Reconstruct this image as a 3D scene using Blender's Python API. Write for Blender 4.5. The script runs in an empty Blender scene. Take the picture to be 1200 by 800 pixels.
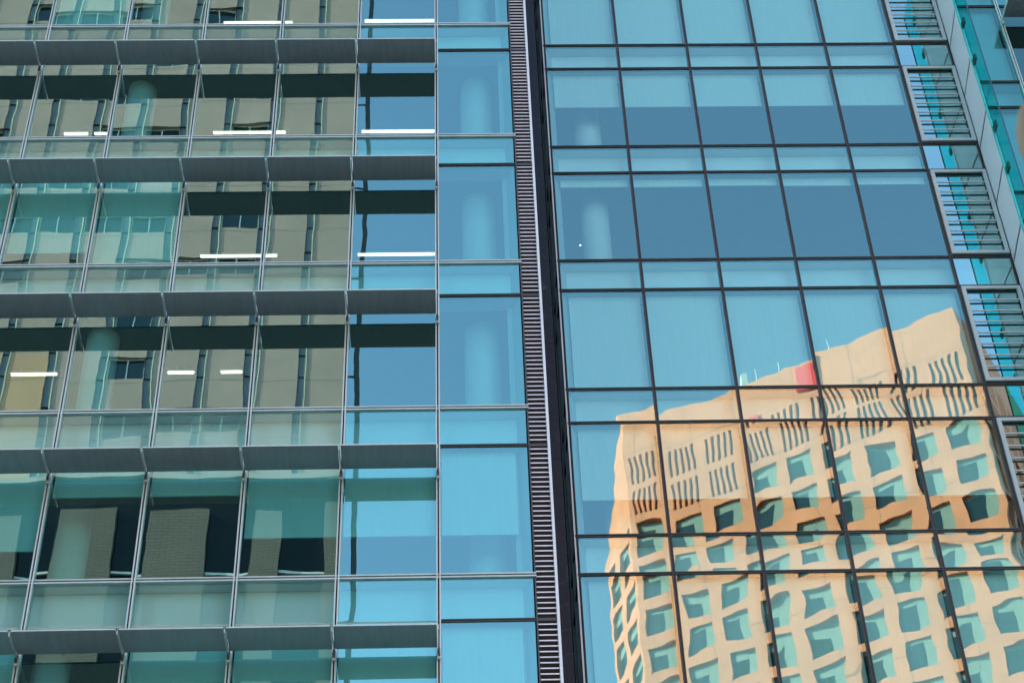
import bpy, math, random
import numpy as np
from mathutils import Vector, Matrix

random.seed(7)
SC = bpy.context.scene
COL = SC.collection

# ------------------------------------------------------------------ camera
PITCH, YAW, ROLL, FPX = 0.7307, 0.04385, -0.04076, 2151.5
F = Vector((math.sin(YAW)*math.cos(PITCH), math.cos(YAW)*math.cos(PITCH), math.sin(PITCH)))
R0 = Vector((math.cos(YAW), -math.sin(YAW), 0))
U0 = R0.cross(F)
RR = math.cos(ROLL)*R0 + math.sin(ROLL)*U0
UU = -math.sin(ROLL)*R0 + math.cos(ROLL)*U0
cam_d = bpy.data.cameras.new('camera')
cam = bpy.data.objects.new('camera', cam_d)
COL.objects.link(cam)
cam.matrix_world = Matrix(((RR.x, UU.x, -F.x, 0), (RR.y, UU.y, -F.y, 0), (RR.z, UU.z, -F.z, 0), (0, 0, 0, 1)))
cam_d.sensor_width = 36.0
cam_d.lens = FPX/1200*36.0
cam_d.clip_start = 0.1
cam_d.clip_end = 3000
cam_d.dof.use_dof = True
cam_d.dof.focus_distance = 36.0
cam_d.dof.aperture_fstop = 4.5
SC.camera = cam

# ------------------------------------------------------------------ light
SUN_EL = math.radians(27)
SUN_H = Vector((-0.985, 0.172, 0)).normalized()
wd = bpy.data.worlds.new('World')
SC.world = wd
wd.use_nodes = True
nt = wd.node_tree
bg = nt.nodes['Background']
sky = nt.nodes.new('ShaderNodeTexSky')
sky.sky_type = 'NISHITA'
sky.sun_disc = False
sky.sun_elevation = SUN_EL
sky.sun_rotation = math.atan2(SUN_H.x, SUN_H.y)
sky.air_density = 1.0
sky.dust_density = 0.6
sky.ozone_density = 0.3
nt.links.new(sky.outputs[0], bg.inputs['Color'])
bg.inputs['Strength'].default_value = 0.15
sd = bpy.data.lights.new('sun', 'SUN')
sd.energy = 4.2
sd.angle = math.radians(0.5)
sd.color = (1.0, 0.76, 0.52)
sun = bpy.data.objects.new('sun', sd)
COL.objects.link(sun)
sdir = Vector((SUN_H.x*math.cos(SUN_EL), SUN_H.y*math.cos(SUN_EL), math.sin(SUN_EL)))
sun.rotation_euler = sdir.to_track_quat('Z', 'Y').to_euler()
sun.location = (-60, 20, 90)
SC.view_settings.view_transform = 'Standard'
SC.view_settings.look = 'None'
SC.view_settings.gamma = 1.0
SC.view_settings.exposure = 2.3
SC.view_settings.use_curve_mapping = False
SC.render.engine = 'CYCLES'
SC.cycles.max_bounces = 14
SC.cycles.transparent_max_bounces = 16
SC.cycles.caustics_reflective = False
SC.cycles.caustics_refractive = False
SC.cycles.use_denoising = True

# ------------------------------------------------------------------ helpers
def tag(o, label=None, cat=None, group=None, kind=None):
    if label: o['label'] = label
    if cat: o['category'] = cat
    if group: o['group'] = group
    if kind: o['kind'] = kind
    return o

def empty(name, loc=(0, 0, 0)):
    o = bpy.data.objects.new(name, None)
    o.empty_display_size = 0.5
    COL.objects.link(o)
    o.location = loc
    return o

class MB:
    def __init__(s):
        s.v, s.f, s.m, s.sm = [], [], [], set()
    def quad(s, a, b, c, d, m=0):
        n = len(s.v)
        s.v += [tuple(a), tuple(b), tuple(c), tuple(d)]
        s.f.append((n, n+1, n+2, n+3)); s.m.append(m)
        return s
    def box(s, x0, x1, y0, y1, z0, z1, m=0, fm=None):
        n = len(s.v)
        s.v += [(x0, y0, z0), (x1, y0, z0), (x1, y1, z0), (x0, y1, z0), (x0, y0, z1), (x1, y0, z1), (x1, y1, z1), (x0, y1, z1)]
        for i, q in enumerate(((0, 3, 2, 1), (4, 5, 6, 7), (0, 1, 5, 4), (1, 2, 6, 5), (2, 3, 7, 6), (3, 0, 4, 7))):
            s.f.append(tuple(n+k for k in q)); s.m.append((fm or {}).get(i, m))
        return s
    def obox(s, o, e, nrm, a0, a1, d0, d1, z0, z1, m=0):
        # oriented box: along e (a), along nrm (d)
        n = len(s.v)
        P = lambda a, d, z: (o[0]+e[0]*a+nrm[0]*d, o[1]+e[1]*a+nrm[1]*d, z)
        s.v += [P(a0, d0, z0), P(a1, d0, z0), P(a1, d1, z0), P(a0, d1, z0), P(a0, d0, z1), P(a1, d0, z1), P(a1, d1, z1), P(a0, d1, z1)]
        for q in ((0, 3, 2, 1), (4, 5, 6, 7), (0, 1, 5, 4), (1, 2, 6, 5), (2, 3, 7, 6), (3, 0, 4, 7)):
            s.f.append(tuple(n+k for k in q)); s.m.append(m)
        return s
    def cyl(s, x, y, z0, z1, r0, r1=None, n=24, m=0):
        r1 = r0 if r1 is None else r1
        b = len(s.v)
        for k in range(n):
            a = 2*math.pi*k/n
            s.v.append((x+r0*math.cos(a), y+r0*math.sin(a), z0))
            s.v.append((x+r1*math.cos(a), y+r1*math.sin(a), z1))
        for k in range(n):
            i, j = b+2*k, b+2*((k+1) % n)
            s.f.append((i, j, j+1, i+1)); s.m.append(m)
        s.f.append(tuple(b+2*k for k in range(n))[::-1]); s.m.append(m)
        s.f.append(tuple(b+2*k+1 for k in range(n))); s.m.append(m)
        return s
    def build(s, name, mats, parent=None, smooth=False):
        me = bpy.data.meshes.new(name)
        me.from_pydata(s.v, [], s.f)
        for mt in (mats if isinstance(mats, (list, tuple)) else [mats]):
            me.materials.append(mt)
        me.polygons.foreach_set('material_index', s.m)
        if smooth:
            me.polygons.foreach_set('use_smooth', [len(f) == 4 for f in s.f])
        if s.sm:
            for i in s.sm: me.polygons[i].use_smooth = True
        me.update()
        o = bpy.data.objects.new(name, me)
        COL.objects.link(o)
        if parent:
            o.parent = parent
            o.matrix_parent_inverse = parent_inv(parent)
        return o

def parent_inv(p):
    M = Matrix.Identity(4)
    q = p
    while q:
        M = Matrix.Translation(q.location) @ M if q.type == 'EMPTY' else M
        q = q.parent
    return M.inverted()

# ------------------------------------------------------------------ materials
def mat(name, color, rough=0.5, metal=0.0, var=0.0, vscale=(1, 1, 1), vs=3.0, emit=None, spec=0.5):
    m = bpy.data.materials.new(name)
    m.use_nodes = True
    t = m.node_tree
    b = t.nodes['Principled BSDF']
    b.inputs['Base Color'].default_value = (*color, 1)
    b.inputs['Roughness'].default_value = rough
    b.inputs['Metallic'].default_value = metal
    b.inputs['Specular IOR Level'].default_value = spec
    if emit:
        b.inputs['Emission Color'].default_value = (*emit[:3], 1)
        b.inputs['Emission Strength'].default_value = emit[3]
    if var:
        tc = t.nodes.new('ShaderNodeTexCoord')
        mp = t.nodes.new('ShaderNodeMapping')
        mp.inputs['Scale'].default_value = vscale
        nz = t.nodes.new('ShaderNodeTexNoise')
        nz.inputs['Scale'].default_value = vs
        nz.inputs['Detail'].default_value = 6
        nz.inputs['Roughness'].default_value = 0.6
        rp = t.nodes.new('ShaderNodeMapRange')
        rp.inputs['From Min'].default_value = 0.25
        rp.inputs['From Max'].default_value = 0.75
        rp.inputs['To Min'].default_value = 1-var
        rp.inputs['To Max'].default_value = 1+var
        mx = t.nodes.new('ShaderNodeMix')
        mx.data_type = 'RGBA'; mx.blend_type = 'MULTIPLY'
        mx.inputs['Factor'].default_value = 1
        mx.inputs[6].default_value = (*color, 1)
        t.links.new(tc.outputs['Object'], mp.inputs[0])
        t.links.new(mp.outputs[0], nz.inputs['Vector'])
        t.links.new(nz.outputs['Fac'], rp.inputs['Value'])
        t.links.new(rp.outputs[0], mx.inputs[7])
        t.links.new(mx.outputs[2], b.inputs['Base Color'])
    return m

def glass(name, tint, refl, gtint):
    m = bpy.data.materials.new(name)
    m.use_nodes = True
    t = m.node_tree
    for n in list(t.nodes):
        t.nodes.remove(n)
    out = t.nodes.new('ShaderNodeOutputMaterial')
    mx = t.nodes.new('ShaderNodeMixShader')
    tr = t.nodes.new('ShaderNodeBsdfTransparent')
    tr.inputs[0].default_value = (*tint, 1)
    gl = t.nodes.new('ShaderNodeBsdfGlossy')
    gl.inputs['Roughness'].default_value = 0.0
    gl.inputs[0].default_value = (*gtint, 1)
    fr = t.nodes.new('ShaderNodeLayerWeight')
    fr.inputs['Blend'].default_value = 0.25
    mr = t.nodes.new('ShaderNodeMapRange')
    mr.inputs['To Min'].default_value = refl
    mr.inputs['To Max'].default_value = 0.95
    t.links.new(fr.outputs['Fresnel'], mr.inputs['Value'])
    t.links.new(mr.outputs[0], mx.inputs[0])
    t.links.new(tr.outputs[0], mx.inputs[1])
    t.links.new(gl.outputs[0], mx.inputs[2])
    t.links.new(mx.outputs[0], out.inputs[0])
    return m

def brick_mat(name, c1, c2, cm, bw, bh, mortar, rough=0.8, axes='XZ'):
    m = mat(name, c1, rough)
    t = m.node_tree
    tc = t.nodes.new('ShaderNodeTexCoord')
    sp = t.nodes.new('ShaderNodeSeparateXYZ')
    cb = t.nodes.new('ShaderNodeCombineXYZ')
    br = t.nodes.new('ShaderNodeTexBrick')
    br.offset = 0.5 if bw < 1.3 else 0.0
    br.inputs['Color1'].default_value = (*c1, 1)
    br.inputs['Color2'].default_value = (*c2, 1)
    br.inputs['Mortar'].default_value = (*cm, 1)
    br.inputs['Scale'].default_value = 1
    br.inputs['Brick Width'].default_value = bw
    br.inputs['Row Height'].default_value = bh
    br.inputs['Mortar Size'].default_value = mortar
    br.inputs['Mortar Smooth'].default_value = 0.0
    t.links.new(tc.outputs['Object'], sp.inputs[0])
    ad = t.nodes.new('ShaderNodeMath'); ad.operation = 'ADD'
    if axes == 'XZ':
        t.links.new(sp.outputs[0], cb.inputs[0])
    else:   # diagonal faces: run along x + 0.6 y
        mu = t.nodes.new('ShaderNodeMath'); mu.operation = 'MULTIPLY'; mu.inputs[1].default_value = 0.6
        t.links.new(sp.outputs[1], mu.inputs[0])
        t.links.new(sp.outputs[0], ad.inputs[0])
        t.links.new(mu.outputs[0], ad.inputs[1])
        t.links.new(ad.outputs[0], cb.inputs[0])
    t.links.new(sp.outputs[2], cb.inputs[1])
    t.links.new(cb.outputs[0], br.inputs['Vector'])
    nz = t.nodes.new('ShaderNodeTexNoise'); nz.inputs['Scale'].default_value = 0.35; nz.inputs['Detail'].default_value = 5
    t.links.new(tc.outputs['Object'], nz.inputs['Vector'])
    mr = t.nodes.new('ShaderNodeMapRange')
    mr.inputs['From Min'].default_value = 0.3; mr.inputs['From Max'].default_value = 0.7
    mr.inputs['To Min'].default_value = 0.88; mr.inputs['To Max'].default_value = 1.08
    t.links.new(nz.outputs['Fac'], mr.inputs['Value'])
    mx = t.nodes.new('ShaderNodeMix'); mx.data_type = 'RGBA'; mx.blend_type = 'MULTIPLY'; mx.inputs['Factor'].default_value = 1
    t.links.new(br.outputs['Color'], mx.inputs[6]); t.links.new(mr.outputs[0], mx.inputs[7])
    t.links.new(mx.outputs[2], t.nodes['Principled BSDF'].inputs['Base Color'])
    return m

M = {}
M['glass'] = glass('coated_glass', (0.62, 1.0, 1.0), 0.22, (0.56, 1.0, 0.94))
M['glassl'] = glass('sunshaded_block_glass', (0.44, 0.96, 0.97), 0.275, (0.53, 1.0, 0.95))
M['glassm'] = glass('louvre_bay_glass', (0.5, 0.9, 0.9), 0.46, (0.60, 1.0, 0.95))
M['glassw'] = glass('teal_wing_glass', (0.24, 0.70, 0.76), 0.15, (0.5, 1.0, 0.92))
M['glasss'] = glass('spandrel_panel_glass', (0.64, 1.0, 1.0), 0.13, (0.6, 1.0, 0.95))
M['alu'] = mat('anodised_aluminium', (0.40, 0.53, 0.53), 0.42, 0.3, 0.10, (1, 1, 0.15), 4)
M['groove'] = mat('rubber_gasket', (0.02, 0.02, 0.022), 0.7)
M['dkalu'] = mat('dark_bronze_aluminium', (0.040, 0.058, 0.060), 0.45, 0.3, 0.15, (1, 1, 0.2), 4)
M['shade'] = mat('sunshade_painted_metal', (0.20, 0.31, 0.365), 0.36, 0.3, 0.12, (5, 0.6, 0.6), 3)
M['blind'] = mat('white_blind_fabric', (0.72, 0.84, 0.83), 0.9, 0, 0.04, (6, 1, 0.4), 4)
M['spandrel'] = mat('white_spandrel_board', (0.80, 0.86, 0.87), 0.8, 0, 0.05, (1, 1, 1), 1.2)
M['ceiling'] = mat('grey_ceiling_tile', (0.10, 0.105, 0.10), 0.9, 0, 0.1)
M['room'] = mat('dark_office_wall', (0.05, 0.05, 0.05), 0.9)
M['column'] = mat('painted_concrete_column', (0.72, 0.74, 0.72), 0.7, 0, 0.05)
M['jamb'] = mat('jamb_lining', (0.45, 0.5, 0.5), 0.7)
M['lamp'] = mat('lit_fluorescent_tube', (0.9, 0.9, 0.85), 0.5, emit=(1.0, 0.52, 0.38, 1.1))
M['slat'] = mat('grey_louvre_metal', (0.62, 0.67, 0.74), 0.5, 0.1, 0.1, (3, 1, 1), 5)
M['edge'] = mat('pale_edge_trim', (0.52, 0.62, 0.66), 0.45, 0.2, 0.05)
M['void'] = mat('black_void', (0.008, 0.008, 0.009), 0.8)
M['metalwall'] = mat('grey_metal_cladding', (0.50, 0.69, 0.75), 0.5, 0.1, 0.05, (1, 1, 1), 0.7)
M['frame'] = mat('light_grey_frame', (0.35, 0.47, 0.48), 0.45, 0.1, 0.06)
M['bracket'] = mat('dark_bracket', (0.03, 0.035, 0.04), 0.5)
M['mass'] = mat('building_render', (0.35, 0.35, 0.34), 0.9, 0, 0.1)
M['asphalt'] = mat('asphalt', (0.05, 0.05, 0.052), 0.9, 0, 0.25, (1, 1, 1), 0.6)
M['paving'] = mat('stone_paving', (0.12, 0.12, 0.12), 0.85, 0, 0.15, (1, 1, 1), 0.8)
M['kerb'] = mat('kerb_stone', (0.3, 0.3, 0.29), 0.85, 0, 0.1)
M['paint'] = mat('road_paint', (0.75, 0.75, 0.72), 0.7)
M['lampgrey'] = mat('grey_lamp_enamel', (0.020, 0.027, 0.029), 0.8, 0, 0.1, spec=0.05)
M['gconc'] = brick_mat('grey_precast_panel', (0.54, 0.35, 0.315), (0.51, 0.335, 0.30), (0.25, 0.19, 0.16), 30.0, 3.8, 0.03)
M['gsunlit'] = brick_mat('sunlit_tan_panel', (0.72, 0.38, 0.24), (0.68, 0.36, 0.23), (0.4, 0.22, 0.14), 30.0, 3.8, 0.03)  # sunlit patch of the grey tower, painted as a tan panel colour
M['gtile'] = brick_mat('grey_wall_tile', (0.20, 0.155, 0.135), (0.18, 0.14, 0.12), (0.08, 0.06, 0.055), 0.6, 0.19, 0.016)
M['cream'] = mat('sunlit_reveal', (0.75, 0.66, 0.5), 0.7)  # sun on the slot edges, put into a cream colour
M['winglass'] = mat('dark_window_glass', (0.012, 0.03, 0.035), 0.06, 0, spec=0.8)
M['dkglass'] = mat('black_glazing', (0.010, 0.014, 0.015), 0.15, 0, spec=0.25)
M['slotglass'] = mat('blue_window_strip', (0.14, 0.16, 0.20), 0.4, 0, spec=0.5)
M['wframe'] = mat('white_window_frame', (0.75, 0.75, 0.72), 0.6)
M['btower'] = brick_mat('warm_stone_panel', (0.84, 0.295, 0.175), (0.80, 0.28, 0.165), (0.40, 0.17, 0.10), 6.1, 6.7, 0.045, axes='D')
M['bblind'] = mat('tower_window_roller', (0.24, 0.30, 0.30), 0.8)
M['red'] = mat('red_sign_face', (0.92, 0.04, 0.045), 0.5)
M['white'] = mat('white_paint', (0.8, 0.8, 0.8), 0.6)
# dark polished granite with pale veins
M['granite'] = mat('dark_polished_granite', (0.006, 0.013, 0.019), 0.3, 0, 0.3, (1, 1, 1), 9, spec=0.14)
t = M['granite'].node_tree
vz = t.nodes.new('ShaderNodeTexNoise'); vz.inputs['Scale'].default_value = 1.1; vz.inputs['Detail'].default_value = 3; vz.inputs['Distortion'].default_value = 1.5
tcn = t.nodes.new('ShaderNodeTexCoord'); t.links.new(tcn.outputs['Object'], vz.inputs['Vector'])
cr = t.nodes.new('ShaderNodeValToRGB')
cr.color_ramp.elements[0].position = 0.492; cr.color_ramp.elements[0].color = (0, 0, 0, 1)
cr.color_ramp.elements[1].position = 0.508; cr.color_ramp.elements[1].color = (0, 0, 0, 1)
e_ = cr.color_ramp.elements.new(0.5); e_.color = (1, 1, 1, 1)
t.links.new(vz.outputs['Fac'], cr.inputs[0])
mxv = t.nodes.new('ShaderNodeMix'); mxv.data_type = 'RGBA'
pb = t.nodes['Principled BSDF']
src = pb.inputs['Base Color'].links[0].from_socket
t.links.new(cr.outputs[0], mxv.inputs['Factor']); t.links.new(src, mxv.inputs[6]); mxv.inputs[7].default_value = (0.03, 0.034, 0.04, 1)
t.links.new(mxv.outputs[2], pb.inputs['Base Color'])
# turquoise glass fin: tinted, lets the sky light through
def fin_mat():
    m = bpy.data.materials.new('turquoise_glass'); m.use_nodes = True
    t = m.node_tree
    for n in list(t.nodes): t.nodes.remove(n)
    out = t.nodes.new('ShaderNodeOutputMaterial')
    a = t.nodes.new('ShaderNodeMixShader'); b = t.nodes.new('ShaderNodeMixShader')
    tr = t.nodes.new('ShaderNodeBsdfTransparent'); tr.inputs[0].default_value = (0.34, 0.92, 0.88, 1)
    tl = t.nodes.new('ShaderNodeBsdfTranslucent'); tl.inputs[0].default_value = (0.03, 0.75, 0.78, 1)
    gl = t.nodes.new('ShaderNodeBsdfGlossy'); gl.inputs['Roughness'].default_value = 0.02
    a.inputs[0].default_value = 0.01; b.inputs[0].default_value = 0.03
    t.links.new(tr.outputs[0], a.inputs[1]); t.links.new(tl.outputs[0], a.inputs[2])
    t.links.new(a.outputs[0], b.inputs[1]); t.links.new(gl.outputs[0], b.inputs[2])
    t.links.new(b.outputs[0], out.inputs[0])
    return m
M['fin'] = fin_mat()
M['finedge'] = mat('deep_blue_glass_edge', (0.01, 0.06, 0.10), 0.2)

# ------------------------------------------------------------------ dimensions
GZ = -1.6                      # pavement level under a camera at eye height
YL, YR, YW = 22.64, 25.29, 24.19
X0, XE, XR, MR = -0.2394, 1.1724, 2.09, 1.5152
H, HS = 3.2517, 0.7856
ZL0, ZR0 = 28.644, 31.248
ZTOP, ZLOW = 46.0, 6.2
RX = [2.075, 2.117+MR+0.015, 2.117+2*MR+0.012, 2.117+3*MR, 2.117+4*MR, 2.117+5*MR]
XJ, XWF, XW1 = 10.885, 10.79, 11.67
KL = range(-1, 7)
zl = lambda k: ZL0 - H*k
zr = lambda k: ZR0 - H*k

def grid_pane(x0, x1, z0, z1, y, seed, sag=0.0008, wob=1.0, flip=False):
    """A sheet of float glass, very slightly bowed and wavy as toughened panes are."""
    rg = np.random.RandomState(seed)
    nx = max(6, int((x1-x0)/0.06)); nz = max(8, int((z1-z0)/0.05))
    u = np.linspace(0, 1, nx+1); v = np.linspace(0, 1, nz+1)
    Ug, Vg = np.meshgrid(u, v)
    X = x0+(x1-x0)*Ug; Z = z0+(z1-z0)*Vg
    s = rg.uniform(-1, 1)*sag+0.3*sag
    D = s*(1-(2*Ug-1)**2)*(1-(2*Vg-1)**2)
    for _ in range(3):
        lx, lz = rg.uniform(1.0, 2.6), rg.uniform(0.7, 1.8)
        D += wob*0.00024*rg.uniform(0.3, 1)*np.cos(2*np.pi*X/lx+rg.uniform(0, 6.28))*np.cos(2*np.pi*Z/lz+rg.uniform(0, 6.28))
    for _ in range(3):
        lx, lz = rg.uniform(0.5, 1.2), rg.uniform(0.3, 0.6)
        D += wob*0.00005*rg.uniform(0.3, 1)*np.cos(2*np.pi*X/lx+rg.uniform(0, 6.28))*np.cos(2*np.pi*Z/lz+rg.uniform(0, 6.28))
    hh = (z1-z0)
    eb = np.exp(-(Z-z0)/0.16)+np.exp(-(z1-Z)/0.16)*rg.uniform(0.4, 1.0)
    D += wob*0.00030*eb*rg.uniform(0.5, 1.3)
    ex = np.exp(-(X-x0)/0.16)+np.exp(-(x1-X)/0.16)
    D += wob*0.00010*ex*rg.uniform(0.3, 1.2)
    ti, tj = rg.normal(0, 0.0030), rg.normal(0, 0.0018)
    D += wob*(ti*(Z-(z0+z1)/2)+tj*(X-(x0+x1)/2))
    P = np.stack([X, y-D, Z], -1).reshape(-1, 3)
    W = nx+1
    idx = np.arange((nz)*(W)).reshape(nz, W)[:, :nx].reshape(-1)
    fc = np.stack([idx, idx+1, idx+W+1, idx+W], -1)
    return P, fc

def pane(name, x0, x1, z0, z1, y, parent, seed, wob=1.0, sag=0.0008, gl='glass'):
    P, fc = grid_pane(x0, x1, z0, z1, y, seed, sag, wob)
    me = bpy.data.meshes.new(name)
    me.from_pydata(P.tolist(), [], fc.tolist())
    me.materials.append(M[gl])
    me.polygons.foreach_set('use_smooth', [True]*len(fc))
    me.update()
    o = bpy.data.objects.new(name, me)
    COL.objects.link(o)
    o.parent = parent
    o.matrix_parent_inverse = parent_inv(parent)
    return o

def blind(win, x0, x1, z0, z1, y):
    b = MB()
    b.box(x0, x1, y, y+0.006, z0, z1, 0)
    b.box(x0, x1, y-0.012, y+0.018, z0-0.03, z0-0.0005, 1)
    o = b.build('roller_blind', [M['blind'], M['blind']], None)
    o.parent = win
    return o

def vmullion(x, y, z0, z1, parent, wide=0.066, dark=False):
    b = MB()
    w = wide/2
    if dark:
        b.box(x-w, x+w, y-0.012, y+0.10, z0, z1, 0)
        b.box(x-w*0.15, x+w*0.15, y-0.015, y-0.0125, z0, z1, 1)
        b.box(x-w*0.9, x-w*0.55, y-0.03, y-0.0125, z0, z1, 0)
        b.box(x+w*0.55, x+w*0.9, y-0.03, y-0.0125, z0, z1, 0)
        return b.build('mullion', [M['dkalu'], M['groove']], parent)
    b.box(x-w, x-w*0.36, y-0.05, y+0.10, z0, z1, 0)
    b.box(x+w*0.36, x+w, y-0.05, y+0.10, z0, z1, 0)
    b.box(x-w*0.36, x+w*0.36, y+0.01, y+0.09, z0, z1, 1)
    return b.build('mullion', [M['alu'], M['groove']], parent)

def transom(x0, x1, y, z, parent, dark=False, thin=False):
    b = MB()
    if dark:
        hh = 0.021
        b.box(x0, x1, y-0.02, y+0.08, z-hh, z+hh, 0)
        b.box(x0, x1, y-0.035, y-0.0205, z+hh*0.2, z+hh, 0)
        return b.build('transom', [M['dkalu'], M['groove']], parent)
    hh = 0.036
    b.box(x0, x1, y-0.036, y+0.08, z-hh, z-hh*0.3, 0)
    b.box(x0, x1, y-0.036, y+0.08, z+hh*0.4, z+hh, 0)
    b.box(x0, x1, y-0.010, y+0.08, z-hh*0.3, z+hh*0.4, 1)
    return b.build('transom', [M['alu'], M['groove']], parent)

SPROF = [(0.136+0.564*i/10, -0.028*4*(i/10)*(1-i/10)+0.012*i/10) for i in range(11)]
def shelf(b, xa, xb, y, z):
    """Sunshade shelf: a blade whose underside curves up towards its front nose."""
    n = len(b.v)
    for (d, h) in SPROF:
        b.v += [(xa, y-d, z+h), (xb, y-d, z+h)]
    for i in range(len(SPROF)-1):
        b.f.append((n+2*i, n+2*i+2, n+2*i+3, n+2*i+1)); b.m.append(0)
        b.sm.add(len(b.f)-1)
    for xx in (xa, xb):
        n = len(b.v)
        pts = SPROF+[(0.70, 0.040), (0.136, 0.030)]
        b.v += [(xx, y-d, z+h) for d, h in pts]
        b.f.append(tuple(range(n, n+len(pts))) if xx == xa else tuple(range(n, n+len(pts)))[::-1]); b.m.append(0)
    b.quad((xa, y-0.70, z+0.040), (xa, y-0.136, z+0.030), (xb, y-0.136, z+0.030), (xb, y-0.70, z+0.040), 0)
    b.quad((xa, y-0.136, z), (xb, y-0.136, z), (xb, y-0.136, z+0.030), (xa, y-0.136, z+0.030), 0)
    b.box(xa, xb, y-0.712, y-0.7005, z+0.010, z+0.032, 1)

def slab_floor(x0, x1, y, zb, za, parent, back, dark_from=None):
    """Floor slab with ceiling below; white board of the spandrel box in front of it."""
    b = MB()
    b.box(x0, x1, y+0.34, back, zb+0.06, zb+0.36, 0)
    b.build('floor_slab', [M['ceiling']], parent)
    b = MB()
    xd = x1 if dark_from is None else dark_from
    b.box(x0, xd, y+0.26, y+0.335, zb+0.045, za-0.045, 0)
    if dark_from is not None:
        b.box(xd+0.001, x1, y+0.26, y+0.335, zb+0.045, za-0.045, 1)
    b.box(x0, x1, y+0.06, y+0.335, za-0.043, za+0.01, 0)          # window board
    b.box(x0, x1, y+0.06, y+0.40, zb+0.012, zb+0.043, 0)          # soffit over the window head
    b.build('spandrel_board', [M['spandrel'], M['room']], parent)

def column(x, y, r, z0, z1, parent):
    return MB().cyl(x, y, z0, z1, r, n=40).build('column', M['column'], parent, smooth=True)

# ------------------------------------------------------------------ ground
g = MB(); g.box(-1500, 1500, -1500, 1500, GZ-0.6, GZ-0.15)
tag(g.build('road', M['asphalt']), kind='structure')
g = MB(); g.box(-200, 200, -6, 19.99, GZ-0.1495, GZ)
tag(g.build('pavement', M['paving']), kind='structure')
g = MB(); g.box(-200, 200, -6.25, -6.003, GZ-0.1495, GZ+0.005)
tag(g.build('kerb', M['kerb']), kind='structure')
g = MB()
for i in range(-30, 30):
    g.box(i*5, i*5+2.5, -15.1, -14.95, GZ-0.149, GZ-0.145)
tag(g.build('road_marking', M['paint']), kind='structure')

# ------------------------------------------------------------------ left block
A = empty('office_building', (-5, YL+5, GZ))
tag(A, 'glass office block with rows of grey horizontal sunshades and silver mullions', 'building')
LX = [X0+1.5*c for c in range(-8, 1)]
XA0 = LX[0]
BACK = YL+8.0
w = MB()
w.box(XA0-25, XE+0.32, BACK, BACK+14, GZ, ZTOP)
w.box(XA0-25, XA0-0.05, YL+0.05, BACK-0.003, GZ, ZTOP)
w.box(XA0-0.047, XE+0.32, YL+0.05, BACK-0.003, zl(-2)-HS+0.37, ZTOP)
w.box(XA0-0.047, XE+0.32, YL+0.05, BACK-0.003, GZ, zl(6)-HS-0.02)
w.build('wall', M['mass'], A)
w = MB(); w.box(XA0-0.04, XE+0.3, BACK-0.06, BACK-0.01, ZLOW, zl(-2)-HS)
w.build('back_wall', M['room'], A)
w = MB(); w.box(XE+0.02, XE+0.06, YL+0.36, BACK-0.07, zl(6)-HS, zl(-2)-HS)
w.build('side_wall', M['room'], A)
BL = {  # (floor, bay) -> height of the blind's lower edge above the sill
    (0, -5): 0.12, (2, -6): 0.55, (2, -5): 0.50, (2, -4): 0.03, (2, -7): 0.5,
    (4, -5): 0.70, (4, -6): 0.7, (4, -4): 1.70, (4, -3): 1.70, (4, -2): 0.88, (4, -1): 0.88, (4, 0): 0.88,
    (5, -1): 0.05, (5, -2): 0.05, (5, -3): 0.05, (5, -5): 0.05, (5, -6): 0.05, (5, 0): 0.05,
    (6, -1): 0.6, (6, -3): 0.3, (6, 0): 0.05, (-1, -3): 0.4, (-1, -5): 0.4}
seed = 100
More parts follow.
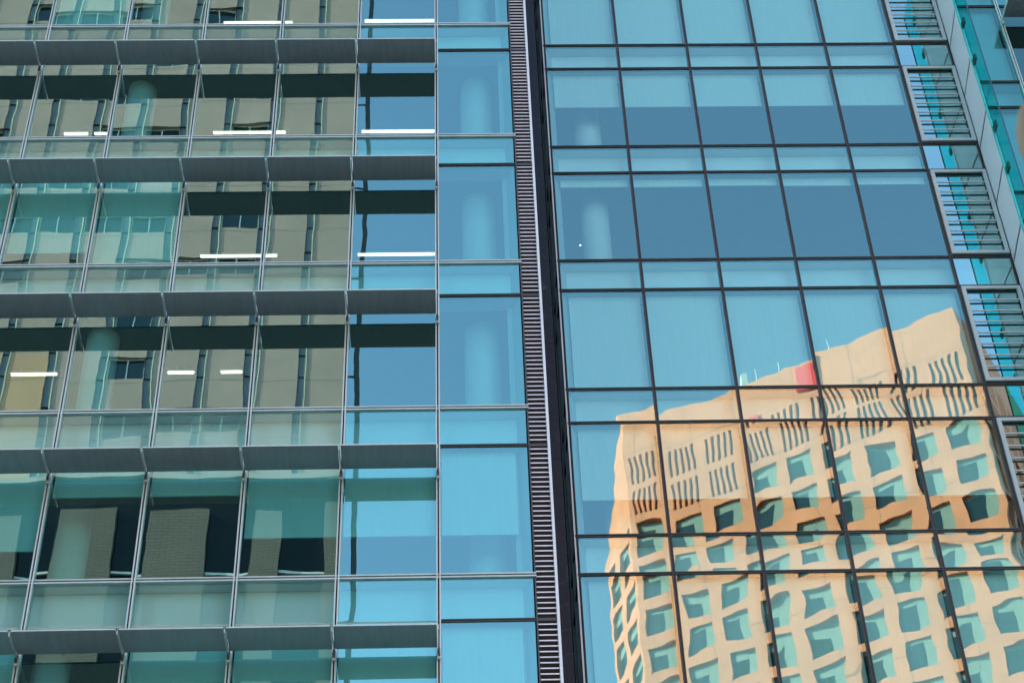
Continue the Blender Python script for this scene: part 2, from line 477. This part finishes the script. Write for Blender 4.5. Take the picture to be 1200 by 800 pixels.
for k in KL:
    za, zb = zl(k), zl(k)-HS
    zh = zl(k-1)-HS            # head of this floor's vision glass
    slab_floor(XA0, XE, YL, zb, za, A, BACK-0.07)
    transom(XA0, XE+0.04, YL, za, A)
    transom(X0+0.034, XE+0.02, YL+0.001, zb, A, dark=True)
    for c in range(-8, 1):
        x0 = X0+1.5*c
        x1 = x0+1.5 if c < 0 else XE
        seed += 1
        wn = pane('window', x0+0.028, x1-(0.028 if c < 0 else 0.01), za+0.03, zh-0.015, YL, A, seed, wob=0.28, sag=0.0006, gl='glassl')
        pane('spandrel_glass', x0+0.028, x1-(0.028 if c < 0 else 0.01), zb+0.015, za-0.03, YL, A, seed+1000, wob=0.28, sag=0.0006, gl=('glasss' if c < -1 else 'glassl'))
        if (k, c) in BL:
            blind(wn, x0+0.05, x1-(0.05 if c < 0 else 0.19), za+BL[(k, c)], zh-0.001, YL+0.15)
    # sunshade shelves, one per bay
    zs = za+1.94
    for c in range(-8, 0):
        x0 = X0+1.5*c
        b = MB()
        shelf(b, x0+0.022, x0+1.478, YL, zs)
        s = b.build('sunshade', [M['shade'], M['alu']], A)
    for c in range(-8, 1):
        x = X0+1.5*c
        b = MB()
        b.box(x-0.006, x+0.006, YL-0.69, YL-0.0505, zs-0.05, zs+0.03, 0)
        b.box(x-0.024, x+0.024, YL-0.10, YL-0.051, zs-0.16, zs+0.01, 0)
        b.box(x-0.016, x-0.0065, YL-0.135, YL-0.1005, zs-0.12, zs+0.0, 1)
        b.box(x+0.0065, x+0.016, YL-0.135, YL-0.1005, zs-0.12, zs+0.0, 1)
        b.build('sunshade_bracket', [M['alu'], M['bracket']], A)
    column(0.52, YL+1.0, 0.31, zb+0.37, zh+0.05, A)
    column(-6.0, YL+1.0, 0.28, zb+0.37, zh+0.05, A)
    # splayed lining beside the end bay, two steps
    b = MB()
    for (z0, z1) in ((za+0.012, zh+0.01), (zb+0.045, za-0.045)):
        b.quad((XE-0.012, YL+0.03, z0), (XE-0.012, YL+0.03, z1), (XE-0.15, YL+0.26, z1), (XE-0.15, YL+0.26, z0))
        b.quad((XE-0.15, YL+0.26, z0), (XE-0.15, YL+0.26, z1), (XE-0.23, YL+0.27, z1), (XE-0.23, YL+0.27, z0))
    b.build('jamb_lining', M['jamb'], A)
for c in range(-8, 1):
    vmullion(X0+1.5*c, YL, zl(6)-HS, zl(-2)-HS, A)
# louvred strip and its pale edge, then the granite pier
b = MB()
z = zl(6)-HS
xs0 = XE+0.035
while z < zl(-2)-HS:
    n = len(b.v)
    b.box(xs0, XE+0.315, YL-0.005, YL+0.004, z, z+0.019, 0)
    z += 0.093
for k in KL:      # joints between the louvre sections, one per storey
    b.box(xs0+0.0005, XE+0.3145, YL-0.009, YL+0.006, zl(k)-HS-0.02, zl(k)-HS+0.03, 1)
b.box(XE+0.012, xs0-0.001, YL-0.015, YL+0.12, zl(6)-HS, zl(-2)-HS, 1)
b.box(xs0, XE+0.315, YL+0.12, YL+0.15, zl(6)-HS, zl(-2)-HS, 2)
b.build('louvre_strip', [M['slat'], M['dkalu'], M['void']], A)
b = MB(); b.box(XE+0.317, XE+0.356, YL-0.04, YL+0.15, zl(6)-HS, zl(-2)-HS)
b.build('edge_trim', M['edge'], A)

# granite pier between the blocks and the deep dark joint behind it
P = empty('stone_pier', (1.64, YL+0.5, GZ))
tag(P, 'dark polished granite pier in the gap between the two glass facades', 'pier')
b = MB()
z = GZ
while z < ZTOP-1:
    b.box(XE+0.36, 1.70, YL+0.10, YL+1.6, z, z+2.435)
    z += 2.44
b.build('granite_slabs', M['granite'], P)
b = MB(); b.box(XE+0.358, 2.3, 30.0, 30.4, GZ, ZTOP); b.box(XE+0.37, 1.69, YL+1.605, 29.99, GZ, ZTOP)
b.build('backing', M['void'], P)

# ------------------------------------------------------------------ recessed block
B = empty('recessed_glass_building', (6.5, YR+5, GZ))
tag(B, 'flush blue glass block set back between two sunshaded blocks, mirroring a sunlit tower', 'building')
BB = YR+8.0
w = MB()
w.box(2.2, 24, BB, BB+12, GZ, ZTOP)
w.box(2.2, XJ, YR+0.1, BB-0.003, zr(-2)-HS+0.37, ZTOP)
w.box(2.2, XJ, YR+0.1, BB-0.003, GZ, zr(6)-HS-0.02)
w.build('wall', M['mass'], B)
w = MB(); w.box(2.12, XJ, BB-0.06, BB-0.01, ZLOW, zr(-2)-HS)
w.build('back_wall', M['room'], B)
BR = {  # floor -> blind edge above the sill
    0: 0.23, 1: 1.44, 2: 2.26, 3: 0.02, 4: 0.90, 5: 0.02, 6: 0.4, -1: 0.5}
seed = 500
for k in KL:
    za, zb = zr(k), zr(k)-HS
    zh = zr(k-1)-HS
    slab_floor(RX[0]+0.06, XJ, YR, zb, za, B, BB-0.07, None if k == 2 else RX[5])
    transom(RX[0]-0.03, XJ, YR, za, B, dark=True)
    transom(RX[0]-0.03, XJ, YR, zb, B, dark=True)
    for c in range(6):
        x0 = RX[c]; x1 = RX[c+1] if c < 5 else XJ
        seed += 1
        wn = pane('window', x0+0.02, x1-0.02, za+0.02, zh-0.02, YR, B, seed, wob=(0.0 if c == 5 else 0.66), sag=(0 if c == 5 else 0.0009), gl=('glassm' if c == 5 else 'glass'))
        pane('spandrel_glass', x0+0.02, x1-0.02, zb+0.02, za-0.02, YR, B, seed+1000, wob=(0.0 if c == 5 else 0.66), sag=(0 if c == 5 else 0.0009), gl=('glassm' if c == 5 else 'glass'))
        if c < 5:
            jit = 0.0 if k != 2 else random.uniform(-0.02, 0.02)
            blind(wn, x0+(0.15 if c == 0 else 0.03), x1-0.06, za+BR[k]+jit, zh-0.001, YR+0.16)
        else:
            # steel frame with horizontal slats in front of the pane
            f = MB()
            fy0, fy1 = YR-0.075, YR-0.031
            a0, a1, q0, q1 = x0+0.03, x1-0.03, za+0.045, zh-0.045
            fw = 0.075
            f.box(a0, a0+fw, fy0, fy1, q0, q1); f.box(a1-fw, a1, fy0, fy1, q0, q1)
            f.box(a0+fw, a1-fw, fy0, fy1, q0, q0+fw); f.box(a0+fw, a1-fw, fy0, fy1, q1-fw, q1)
            fo = f.build('louvre_frame', M['frame'], B)
            s = MB()
            for i in range(1, 8):
                zz = q0+fw+(q1-q0-2*fw)*i/8
                s.box(a0+fw+0.001, a1-fw-0.001, fy0+0.012, fy1-0.012, zz-0.016, zz+0.016)
            so = s.build('slats', M['frame'], None)
            so.parent = fo
    b = MB()
    for (z0, z1) in ((za+0.012, zh+0.01), (zb+0.045, za-0.045)):
        b.quad((RX[0]+0.012, YR+0.03, z0), (RX[0]+0.15, YR+0.26, z0), (RX[0]+0.15, YR+0.26, z1), (RX[0]+0.012, YR+0.03, z1))
    b.build('jamb_lining', M['jamb'], B)
    column(2.93, YR+0.85, 0.29, zb+0.37, zh+0.05, B)
    # side glazing round the corner, seen as slivers
    b = MB()
    b.box(RX[0]-0.028, RX[0]-0.02, YR+0.03, YR+2.4, zb+0.03, za-0.03, 0)
    b.box(RX[0]-0.028, RX[0]-0.02, YR+0.03, YR+2.4, za+0.03, zh-0.03, 0)
    b.build('side_glazing', M['winglass'], B)
    b = MB()
    for zz in (za, zb):
        b.box(RX[0]-0.04, RX[0]-0.02, YR+0.03, YR+2.4, zz-0.02, zz+0.02)
    b.build('side_rail', M['dkalu'], B)
for c in range(6):
    vmullion(RX[c] if c else RX[0]+0.006, YR, zr(6)-HS, zr(-2)-HS, B, wide=0.062 if c else 0.022, dark=True)
vmullion(XJ-0.028, YR, zr(6)-HS, zr(-2)-HS, B, wide=0.03, dark=True)
for yy in (YR+0.75, YR+1.5):
    b = MB(); b.box(RX[0]-0.055, RX[0]-0.0285, yy, yy+0.06, zr(6)-HS, zr(-2)-HS); b.build('side_mullion', M['frame'], B)
b = MB(); b.box(RX[0]-0.05, RX[0]-0.02, YR-0.012, YR+0.03, zr(6)-HS, zr(-2)-HS); b.build('corner_post', M['alu'], B)

# low office furniture seen through the clear strip of one floor
zs_ = zr(2)+0.0
for (xa, xb, hh_) in ((RX[4]+0.5, RX[5]-0.12, 0.34), (RX[3]+0.05, RX[4]+0.42, 0.22), (RX[2]+0.3, RX[3]-0.08, 0.2)):
    b = MB()
    b.box(xa, xb, YR+0.45, YR+0.9, zr(2)-0.42, zs_+0.16+hh_*0.6)
    b.box(xa-0.02, xb+0.02, YR+0.43, YR+0.92, zs_+0.1602+hh_*0.6, zs_+0.19+hh_*0.6)
    o = b.build('cabinet', M['blind'])
    tag(o, {0.34: 'tall pale cabinet behind the glass beside the louvred bay', 0.22: 'long low pale cabinet behind the glass left of the taller one', 0.2: 'short low pale cabinet furthest left behind the recessed facade'}[hh_], 'cabinet', 'cabinets by the recessed facade')

# ------------------------------------------------------------------ right wing
W = empty('office_wing', (14, YW+4, GZ))
tag(W, 'projecting teal glass wing with a grey metal side wall and glass fin', 'building')
WX = [XWF, XW1, XW1+1.5, XW1+3.0, XW1+4.5]
w = MB()
w.box(XJ+0.05, WX[-1]+14, YW+0.05+6.003, BB+12, GZ, ZTOP)
w.box(XJ+0.05, WX[-1]+14, YW+0.05, YW+6.05, zl(-2)-HS+0.37, ZTOP)
w.box(XJ+0.05, WX[-1]+14, YW+0.05, YW+6.05, GZ, zl(6)-HS-0.02)
w.box(WX[-1]+0.05, WX[-1]+14, YW+0.05, YW+6.05, zl(6)-HS-0.018, zl(-2)-HS+0.368)
w.build('wall', M['mass'], W)
w = MB()   # metal side wall between the recessed glass and the front corner
zz = zl(6)-HS
while zz < zl(-2)-HS:
    n = len(w.v)
    dz = H/2
    for (q0, q1, ins) in ((zz, zz+dz-0.06, 0.0), (zz+dz-0.06, zz+dz, 0.012)):
        A1, B1 = (XWF+ins, YW+0.02), (XJ+ins, YR-0.04)
        w.quad((A1[0], A1[1], q0), (A1[0], A1[1], q1), (B1[0], B1[1], q1), (B1[0], B1[1], q0), 0 if ins == 0 else 1)
    zz += dz
w.box(XJ+0.02, XJ+0.045, YW+0.1, YR+0.02, zl(6)-HS, zl(-2)-HS, 0)
w.build('metal_side_wall', [M['metalwall'], M['groove']], W)
b = MB(); b.box(XWF-0.012, XWF+0.014, YW-0.05, YW+0.02, zl(6)-HS, zl(-2)-HS)
b.build('corner_trim', M['edge'], W)
seed = 800
for k in KL:
    za, zb = zl(k), zl(k)-HS
    zh = zl(k-1)-HS
    slab_floor(XWF+0.14, WX[-1], YW, zb, za, W, YW+6.0)
    transom(XWF+0.015, WX[-1], YW, za, W, dark=True)
    transom(XWF+0.015, WX[-1], YW, zb, W, dark=True)
    for c in range(4):
        x0, x1 = WX[c], WX[c+1]
        seed += 1
        wn = pane('window', x0+0.02, x1-0.03, za+0.02, zh-0.02, YW, W, seed, wob=0.5, gl='glassw')
        pane('spandrel_glass', x0+0.02, x1-0.03, zb+0.02, za-0.02, YW, W, seed+1000, wob=0.5, gl='glassw')
        if c == 0 or (k + c) % 3 == 0:
            blind(wn, x0+0.06, x1-0.06, za+(0.04 if c == 0 else 0.9), zh-0.001, YW+0.15)
        if c > 0:
            zs = za+1.94
            b = MB()
            shelf(b, x0+0.022, x1-0.022, YW, zs)
            b.build('sunshade', [M['shade'], M['alu']], W)
            b = MB()
            b.box(x0-0.006, x0+0.006, YW-0.69, YW-0.0505, zs-0.05, zs+0.03, 0)
            b.box(x0-0.024, x0+0.024, YW-0.10, YW-0.051, zs-0.16, zs+0.01, 0)
            b.build('sunshade_bracket', [M['alu'], M['bracket']], W)
    # glass fin standing off the corner, one pane per floor, with its clamps
    b = MB()
    b.box(10.748, 10.778, 23.55, YW-0.06, zb+0.005, zb+H-0.005, 0, {2: 1})
    fo = b.build('glass_fin', [M['fin'], M['finedge']], W)
    for zc in (za+0.55, za+1.75):
        b = MB(); b.box(10.7785, 10.82, YW-0.24, YW-0.06, zc-0.08, zc+0.08)
        q = b.build('clamp', M['bracket'], None)
        q.parent = fo
for c in range(1, 5):
    vmullion(WX[c], YW, zl(6)-HS, zl(-2)-HS, W)

# ------------------------------------------------------------------ ceiling lights of the left block
def ceiling_light(x0, x1, y, z, label):
    e = empty('ceiling_light', ((x0+x1)/2, y, z))
    tag(e, label, 'light', 'linear lights under the office ceilings')
    b = MB()
    b.box(x0, x1, y-0.028, y+0.028, z-0.032, z-0.012)
    b.build('light_tube', M['lamp'], e)
    b = MB()
    b.box(x0-0.02, x1+0.02, y-0.042, y+0.042, z-0.0115, z+0.03)
    for xx in (x0+0.15, x1-0.15):
        b.cyl(xx, y, z+0.03, z+0.12, 0.008, n=8)
    b.build('light_housing', M['white'], e)
ceiling_light(-1.76, -0.31, 24.42, zl(0)+2.42, 'long lit linear light in the top row, against blue sky beside the end bay')
ceiling_light(-4.73, -3.30, 24.45, zl(0)+2.42, 'long lit linear light in the top row over the grey reflected panels')
ceiling_light(-1.76, -0.31, 24.70, zl(1)+2.49, 'long lit linear light low in the second row, beside the plain end bay')
ceiling_light(-4.73, -3.30, 24.70, zl(1)+2.49, 'long lit linear light low in the second row, crossing a silver mullion')
ceiling_light(-7.70, -7.24, 24.70, zl(1)+2.49, 'short lit light in the second row, left one of a close pair')
ceiling_light(-7.10, -6.82, 24.70, zl(1)+2.49, 'very short lit light in the second row, right one of a close pair')
ceiling_light(-1.76, -0.31, 24.85, zl(2)+2.42, 'long lit linear light in the third row against reflected blue sky')
ceiling_light(-4.73, -3.30, 24.85, zl(2)+2.42, 'long lit linear light in the third row over a dark reflected window')
ceiling_light(-7.72, -6.88, 24.60, zl(2)+2.42, 'dim lit light in the third row, below a lowered white blind')
ceiling_light(-7.72, -6.93, 24.45, zl(3)+2.42, 'lit linear light in the fourth row in the leftmost window')
ceiling_light(-4.99, -4.54, 24.45, zl(3)+2.42, 'short lit light in the fourth row, left of the framed reflected window bar')
ceiling_light(-4.06, -3.70, 24.45, zl(3)+2.42, 'short lit light in the fourth row, right of the framed reflected window bar')

dd = RR*((680-600)/FPX)+UU*((400-287)/FPX)+F
zc_ = zr(1)-HS+0.055
yc_ = zc_*dd.y/dd.z; xc_ = zc_*dd.x/dd.z
e = empty('ceiling_light', (xc_, yc_, zc_))
tag(e, 'tiny round lit downlight glowing beside a column behind the recessed glass', 'light')
MB().cyl(xc_, yc_, zc_-0.012, zc_+0.004, 0.02, n=16).build('light_lens', M['lamp'], e)
b = MB(); b.cyl(xc_, yc_, zc_-0.010, zc_-0.001, 0.03, n=16); b.build('light_rim', M['white'], e)

# ------------------------------------------------------------------ opposite side of the street (seen mirrored in the glass)
def facade(mb, o, e, n, a_br, z_br, holes, depth, m_wall=0, m_rev=0, patch=None):
    """Wall face on a grid with recessed openings; a_br, z_br are the grid lines, holes a set of cells."""
    Pt = lambda a, z, d=0.0: (o[0]+e[0]*a+n[0]*d, o[1]+e[1]*a+n[1]*d, z)
    for i in range(len(a_br)-1):
        for j in range(len(z_br)-1):
            a0, a1, z0, z1 = a_br[i], a_br[i+1], z_br[j], z_br[j+1]
            if (i, j) in holes:
                mb.quad(Pt(a0, z0), Pt(a0, z0, -depth), Pt(a0, z1, -depth), Pt(a0, z1), m_rev)
                mb.quad(Pt(a1, z0, -depth), Pt(a1, z0), Pt(a1, z1), Pt(a1, z1, -depth), m_rev)
                mb.quad(Pt(a0, z0), Pt(a1, z0), Pt(a1, z0, -depth), Pt(a0, z0, -depth), m_rev)
                mb.quad(Pt(a0, z1, -depth), Pt(a1, z1, -depth), Pt(a1, z1), Pt(a0, z1), m_rev)
            else:
                mb.quad(Pt(a0, z0), Pt(a1, z0), Pt(a1, z1), Pt(a0, z1), 1 if patch and patch(a0, z1) else m_wall)

def win_part(parent, o, e, n, a0, a1, z0, z1, depth, name='window', mats=None, bar=True, blindf=0.0):
    b = MB()
    d0 = -depth
    b.obox(o, e, n, a0, a1, d0-0.06, d0, z0, z1, 0)
    fw = 0.07
    if bar:
        for (p, q, r, s) in ((a0, a0+fw, z0, z1), (a1-fw, a1, z0, z1), (a0+fw, a1-fw, z0, z0+fw), (a0+fw, a1-fw, z1-fw, z1), ((a0+a1)/2-fw/2, (a0+a1)/2+fw/2, z0+fw, z1-fw)):
            b.obox(o, e, n, p, q, d0+0.002, d0+0.07, r, s, 1)
    if blindf:
        b.obox(o, e, n, a0+(a1-a0)*0.62, a1-0.01, d0+0.003, d0+0.012, z0+0.01, z1-0.01, 2)
        b.obox(o, e, n, a0+0.01, a0+(a1-a0)*0.615, d0+0.003, d0+0.012, z1-(z1-z0)*blindf, z1-0.01, 2)
    return b.build(name, mats, parent)

# grey precast tower across the street, face parallel to ours
G = empty('grey_office_tower', (-20, -34, GZ))
tag(G, 'grey precast office tower across the street, mirrored in the left glass', 'building')
GYV = 75.0
GY = 2*YL-GYV
go, ge, gn = (-5.75, GY), (-1.0, 0.0), (0.0, 1.0)
BW = 2.67
NB = 14
TOPG, MIDG = 108.0, 58.6
# window rows: one row has its top edge at this height
ZWT = 0.0
def grow():
    # ray of pixel (240, 417) -> height on the virtual plane
    d = RR*((240-600)/FPX)+UU*((400-417)/FPX)+F
    return d.z/d.y*GYV
ZWT = grow()
FH = 3.8
wt = ZWT
while wt-FH > MIDG+2.5: wt -= FH
rows = []
while wt < TOPG-1: rows.append(wt); wt += FH
a_br, z_br, hl = [0.0], [MIDG], set()
for i in range(NB):
    a_br += [BW*i+0.42+1.78, BW*(i+1)] if i == 0 else [BW*i+0.02+2.16, BW*(i+1)]
for r in rows: z_br += [r-1.6, r]
rdrop = random.Random(11)
z_br.append(TOPG)
a_br = sorted(a_br)
warm = lambda a, z: a > 15.5 and z < ZWT+0.6  # cells that carry the painted sunlight
gm = MB()
gw = []
for i in range(len(a_br)-1):
    slot = i % 2 == 1
    for j in range(len(z_br)-1):
        if slot: hl.add((i, j))
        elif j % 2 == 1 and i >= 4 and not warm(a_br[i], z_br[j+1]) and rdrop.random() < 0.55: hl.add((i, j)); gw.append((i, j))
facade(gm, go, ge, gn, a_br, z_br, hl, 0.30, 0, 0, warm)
for (p, q) in (((go[0], GY-0.37), (go[0]-1.7, GY-14)), ((go[0]-1.7, GY-14), (go[0]-BW*NB, GY-14)), ((go[0]-BW*NB, GY-14), (go[0]-BW*NB, GY-0.37)), ((go[0]-BW*NB, GY-0.37), (go[0], GY-0.37))):
    gm.quad((*p, GZ), (*p, TOPG), (*q, TOPG), (*q, GZ))
gm.quad((go[0], GY-0.37, TOPG), (go[0]-BW*NB, GY-0.37, TOPG), (go[0]-BW*NB, GY-14, TOPG), (go[0]-1.7, GY-14, TOPG))
gm.box(go[0]-0.001, go[0]+0.02, GY-0.369, GY-0.002, MIDG, TOPG, 0)
gm.box(go[0]-BW*NB, go[0]+0.02, GY-0.368, GY-0.003, TOPG+0.003, TOPG+0.5, 0)
gm.box(go[0]-BW*NB, go[0]+0.02, GY-0.368, GY-0.003, MIDG-0.4, MIDG-0.003, 0)
gm.build('wall', [M['gconc'], M['gsunlit']], G)
for i in range(1, len(a_br)-1, 2):
    b = MB()
    b.obox(go, ge, gn, a_br[i], a_br[i+1], -0.36, -0.10, MIDG, TOPG, 0)
    b.obox(go, ge, gn, a_br[i], a_br[i]+0.06, -0.099, 0.05, MIDG, TOPG, 1)
    b.build('window_strip', [M['slotglass'], M['cream']], G)
cnt = 0
rest = MB()
for (i, j) in gw:
    a0, a1, z0, z1 = a_br[i], a_br[i+1], z_br[j], z_br[j+1]
    if 4 <= i <= 18 and 56 < z0 < 100 and cnt < 96:
        win_part(G, go, ge, gn, a0, a1, z0, z1, 0.28, mats=[M['winglass'], M['wframe'], M['bblind']])
        cnt += 1
    else:
        rest.obox(go, ge, gn, a0, a1, -0.34, -0.28, z0, z1)
tag(rest.build('window', M['winglass'], G), kind='stuff')
# lower storeys: tiled piers between dark glazing
b = MB(); dk = MB(); rl = MB()
lo_ = GZ+0.5
for (p, q) in ((3.0, 4.5), (6.6, 9.7), (11.15, 14.2), (15.95, 19.4), (21.2, 24.6), (26.6, 30.0)):
    b.obox(go, ge, gn, p, q, -0.36, 0.05, GZ, 56.1)
b.obox(go, ge, gn, 0.0, 0.7, -0.36, 0.0, GZ, MIDG-0.41)
b.build('tiled_pier', M['gtile'], G)
dk.obox(go, ge, gn, 0.71, 34, -0.365, -0.30, GZ+0.2, MIDG-0.41)
dk.build('glazing', M['dkglass'], G)
zz = 52.2
while zz > 20:
    for (p, q) in ((0.72, 2.99), (4.51, 6.59), (9.71, 11.14), (14.21, 15.94), (19.41, 21.19)):
        rl.obox(go, ge, gn, p, q, -0.295, -0.15, zz, zz+0.13)
    zz -= FH
rl.build('glazing_rail', M['wframe'], G)
b = MB()
b.cyl(-5.05, GY-0.4, GZ, TOPG+3, 0.14, n=12)
zz = 4
while zz < TOPG:
    b.box(-5.75, -5.06, GY-0.44, GY-0.36, zz, zz+0.08); zz += 7.6
b.build('flue_pipe', M['bracket'], G)

# sunlit stone tower, turned about thirty degrees, with a chamfered corner
T = empty('stone_tower', (25, -80, GZ))
tag(T, 'sunlit warm stone tower with square windows, mirrored in the recessed glass', 'building')
ZT = 105.0
Rc = Vector((0.4052*ZT, 2*YR-1.0695*ZT)); Lc = Vector((0.1429*ZT, 2*YR-1.2267*ZT))
ex = (Rc-Lc); LEN = ex.length; ex = ex/LEN
nx_ = Vector((-ex.y, ex.x))
if nx_.y < 0: nx_ = -nx_
TF = 3.55
NC = 9
cw = LEN/NC
def tower_face(o, e, n, length, ncol, count, slit=True, maxwin=60):
    mb = MB()
    c_w = length/ncol
    z = ZT-4.6
    zz = [z, ZT]
    if slit:
        facade(mb, o, e, n, [0, length], [ZT-4.6, ZT], set(), 0.3)
    else:
        zq = ZT-4.6-2*TF
        mb.quad((o[0], o[1], zq), (o[0]+e[0]*length, o[1]+e[1]*length, zq), (o[0]+e[0]*length, o[1]+e[1]*length, ZT), (o[0]+e[0]*length*0.93, o[1]+e[1]*length*0.93, ZT))
    wins = []
    # two storeys of tall slits
    for f in range(2 if slit else 0):
        z1 = ZT-4.6-f*TF; z0 = z1-TF
        br, h = [0.0], set()
        for g_ in range(ncol):
            base = g_*c_w
            for s_ in range(5):
                p = base+c_w*0.14+s_*c_w*0.155
                br += [p, p+0.27]
        br.append(length)
        for i in range(1, len(br)-1, 2):
            h.add((i, 1)); wins.append((br[i], br[i+1], z0+0.35, z1-0.35, 'slit'))
        facade(mb, o, e, n, br, [z0, z0+0.35, z1-0.35, z1], h, 0.35)
    z1 = ZT-4.6-2*TF
    while z1 > 5:
        z0 = z1-TF
        br, h = [0.0], set()
        for c in range(ncol):
            p = c*c_w+c_w*0.155
            br += [p, p+c_w*0.69]
        br.append(length)
        for i in range(1, len(br)-1, 2):
            h.add((i, 1)); wins.append((br[i], br[i+1], z0+0.42, z1-0.62, 'sq'))
        facade(mb, o, e, n, br, [z0, z0+0.42, z1-0.62, z1], h, 0.35)
        z1 = z0
    facade(mb, o, e, n, [0, length], [GZ, z1], set(), 0.3)
    mb.build('wall', M['btower'], T)
    rest = MB(); k = 0
    rs = random.Random(5)
    for (a0, a1, z0, z1, kd) in wins:
        if kd == 'sq' and k < maxwin:
            win_part(T, o, e, n, a0, a1, z0, z1, 0.34, mats=[M['winglass'], M['winglass'], M['bblind']], bar=False, blindf=rs.uniform(0.1, 0.35)); k += 1
        elif kd == 'slit' and k < maxwin and count:
            rest.obox(o, e, n, a0, a1, -0.40, -0.34, z0, z1)
        else:
            rest.obox(o, e, n, a0, a1, -0.40, -0.34, z0, z1)
    tag(rest.build('window', M['winglass'], T), kind='stuff')
tower_face((Lc.x, Lc.y), (ex.x, ex.y), (nx_.x, nx_.y), LEN, NC, True, maxwin=70)
# chamfer on the left corner
CH = 7.0
ce = ((ex-nx_*-1.0)).normalized() if False else (ex+nx_).normalized()
cn = Vector((-ce.y, ce.x))
co = Lc-ce*CH
tower_face((co.x, co.y), (ce.x, ce.y), (cn.x, cn.y), CH, 2, False, slit=False, maxwin=12)
# right side, away from the sun
so_e = -nx_
sn = ex
tower_face((Rc.x, Rc.y), (so_e.x, so_e.y), (sn.x, sn.y), 26.0, 8, False, maxwin=14)
b = MB()
back1 = Rc-nx_*26; back2 = back1-ex*(LEN+CH*0.6)
ring = [Lc, Rc, back1, back2]
n0 = len(b.v)
ins = lambda p: p+((Lc+Rc)/2-nx_*13-p).normalized()*0.5
for p in ring: b.v.append((*ins(p), ZT-0.05))
b.f.append(tuple(range(n0, n0+4))); b.m.append(0)
b.quad((*back1, GZ), (*back2, GZ), (*back2, ZT), (*back1, ZT))
b.quad((*back2, GZ), (*co, GZ), (*co, ZT-4.6-2*TF), (*back2, ZT-4.6-2*TF))
b.quad((*co, ZT-4.6-2*TF), (*Lc, ZT), (*back2, ZT), (*back2, ZT-4.6-2*TF))
b.build('roof', M['btower'], T)
b = MB()
b.obox((Lc.x, Lc.y), (ex.x, ex.y), (nx_.x, nx_.y), 17.3, 19.3, 0.02, 0.25, ZT-3.6, ZT-0.5)
b.build('red_sign', M['red'], T)
b = MB()
b.obox((Lc.x, Lc.y), (ex.x, ex.y), (nx_.x, nx_.y), 12.8, 13.7, 0.02, 0.25, ZT-5.4, ZT-4.5)
b.build('red_sign', M['red'], T)
for (a, hgt, r) in ((12.0, 2.4, 0.06), (13.3, 2.2, 0.06), (15.5, 1.6, 0.05), (20.3, 1.9, 0.05)):
    p = Lc+ex*a-nx_*1.0
    b = MB(); b.cyl(p.x, p.y, ZT-0.04, ZT+hgt, r, r*0.6, n=8)
    if a == 12.0: b.box(p.x-0.3, p.x+0.3, p.y-0.3, p.y+0.3, ZT+0.4, ZT+1.9)
    b.build('antenna', M['white'], T)

# ------------------------------------------------------------------ street lamp close to the camera
S = None
d = (RR*((1218-600)/FPX)+UU*((400-165)/FPX)+F).normalized()
c = d*5.5
S = empty('street_lamp', (c.x+0.02, c.y, GZ))
tag(S, 'blurred grey street lamp head close to the viewer at the right edge', 'street lamp')
b = MB(); n = 28
b.cyl(c.x+0.02, c.y, GZ, c.z-0.16, 0.06, 0.04, n=20)
b.build('pole', M['lampgrey'], S, smooth=True)
b = MB()
prof = [(-0.20, 0.03), (-0.16, 0.045), (-0.12, 0.06), (-0.06, 0.075), (0.0, 0.080), (0.06, 0.074), (0.12, 0.056), (0.17, 0.03), (0.19, 0.004)]
for (dz, r) in prof:
    for k in range(n):
        a = 2*math.pi*k/n
        b.v.append((c.x+0.02+r*math.cos(a), c.y+r*math.sin(a), c.z+dz))
for i in range(len(prof)-1):
    for k in range(n):
        p, q = i*n+k, i*n+(k+1) % n
        b.f.append((p, q, q+n, p+n)); b.m.append(0)
b.build('lamp_head', M['lampgrey'], S, smooth=True)
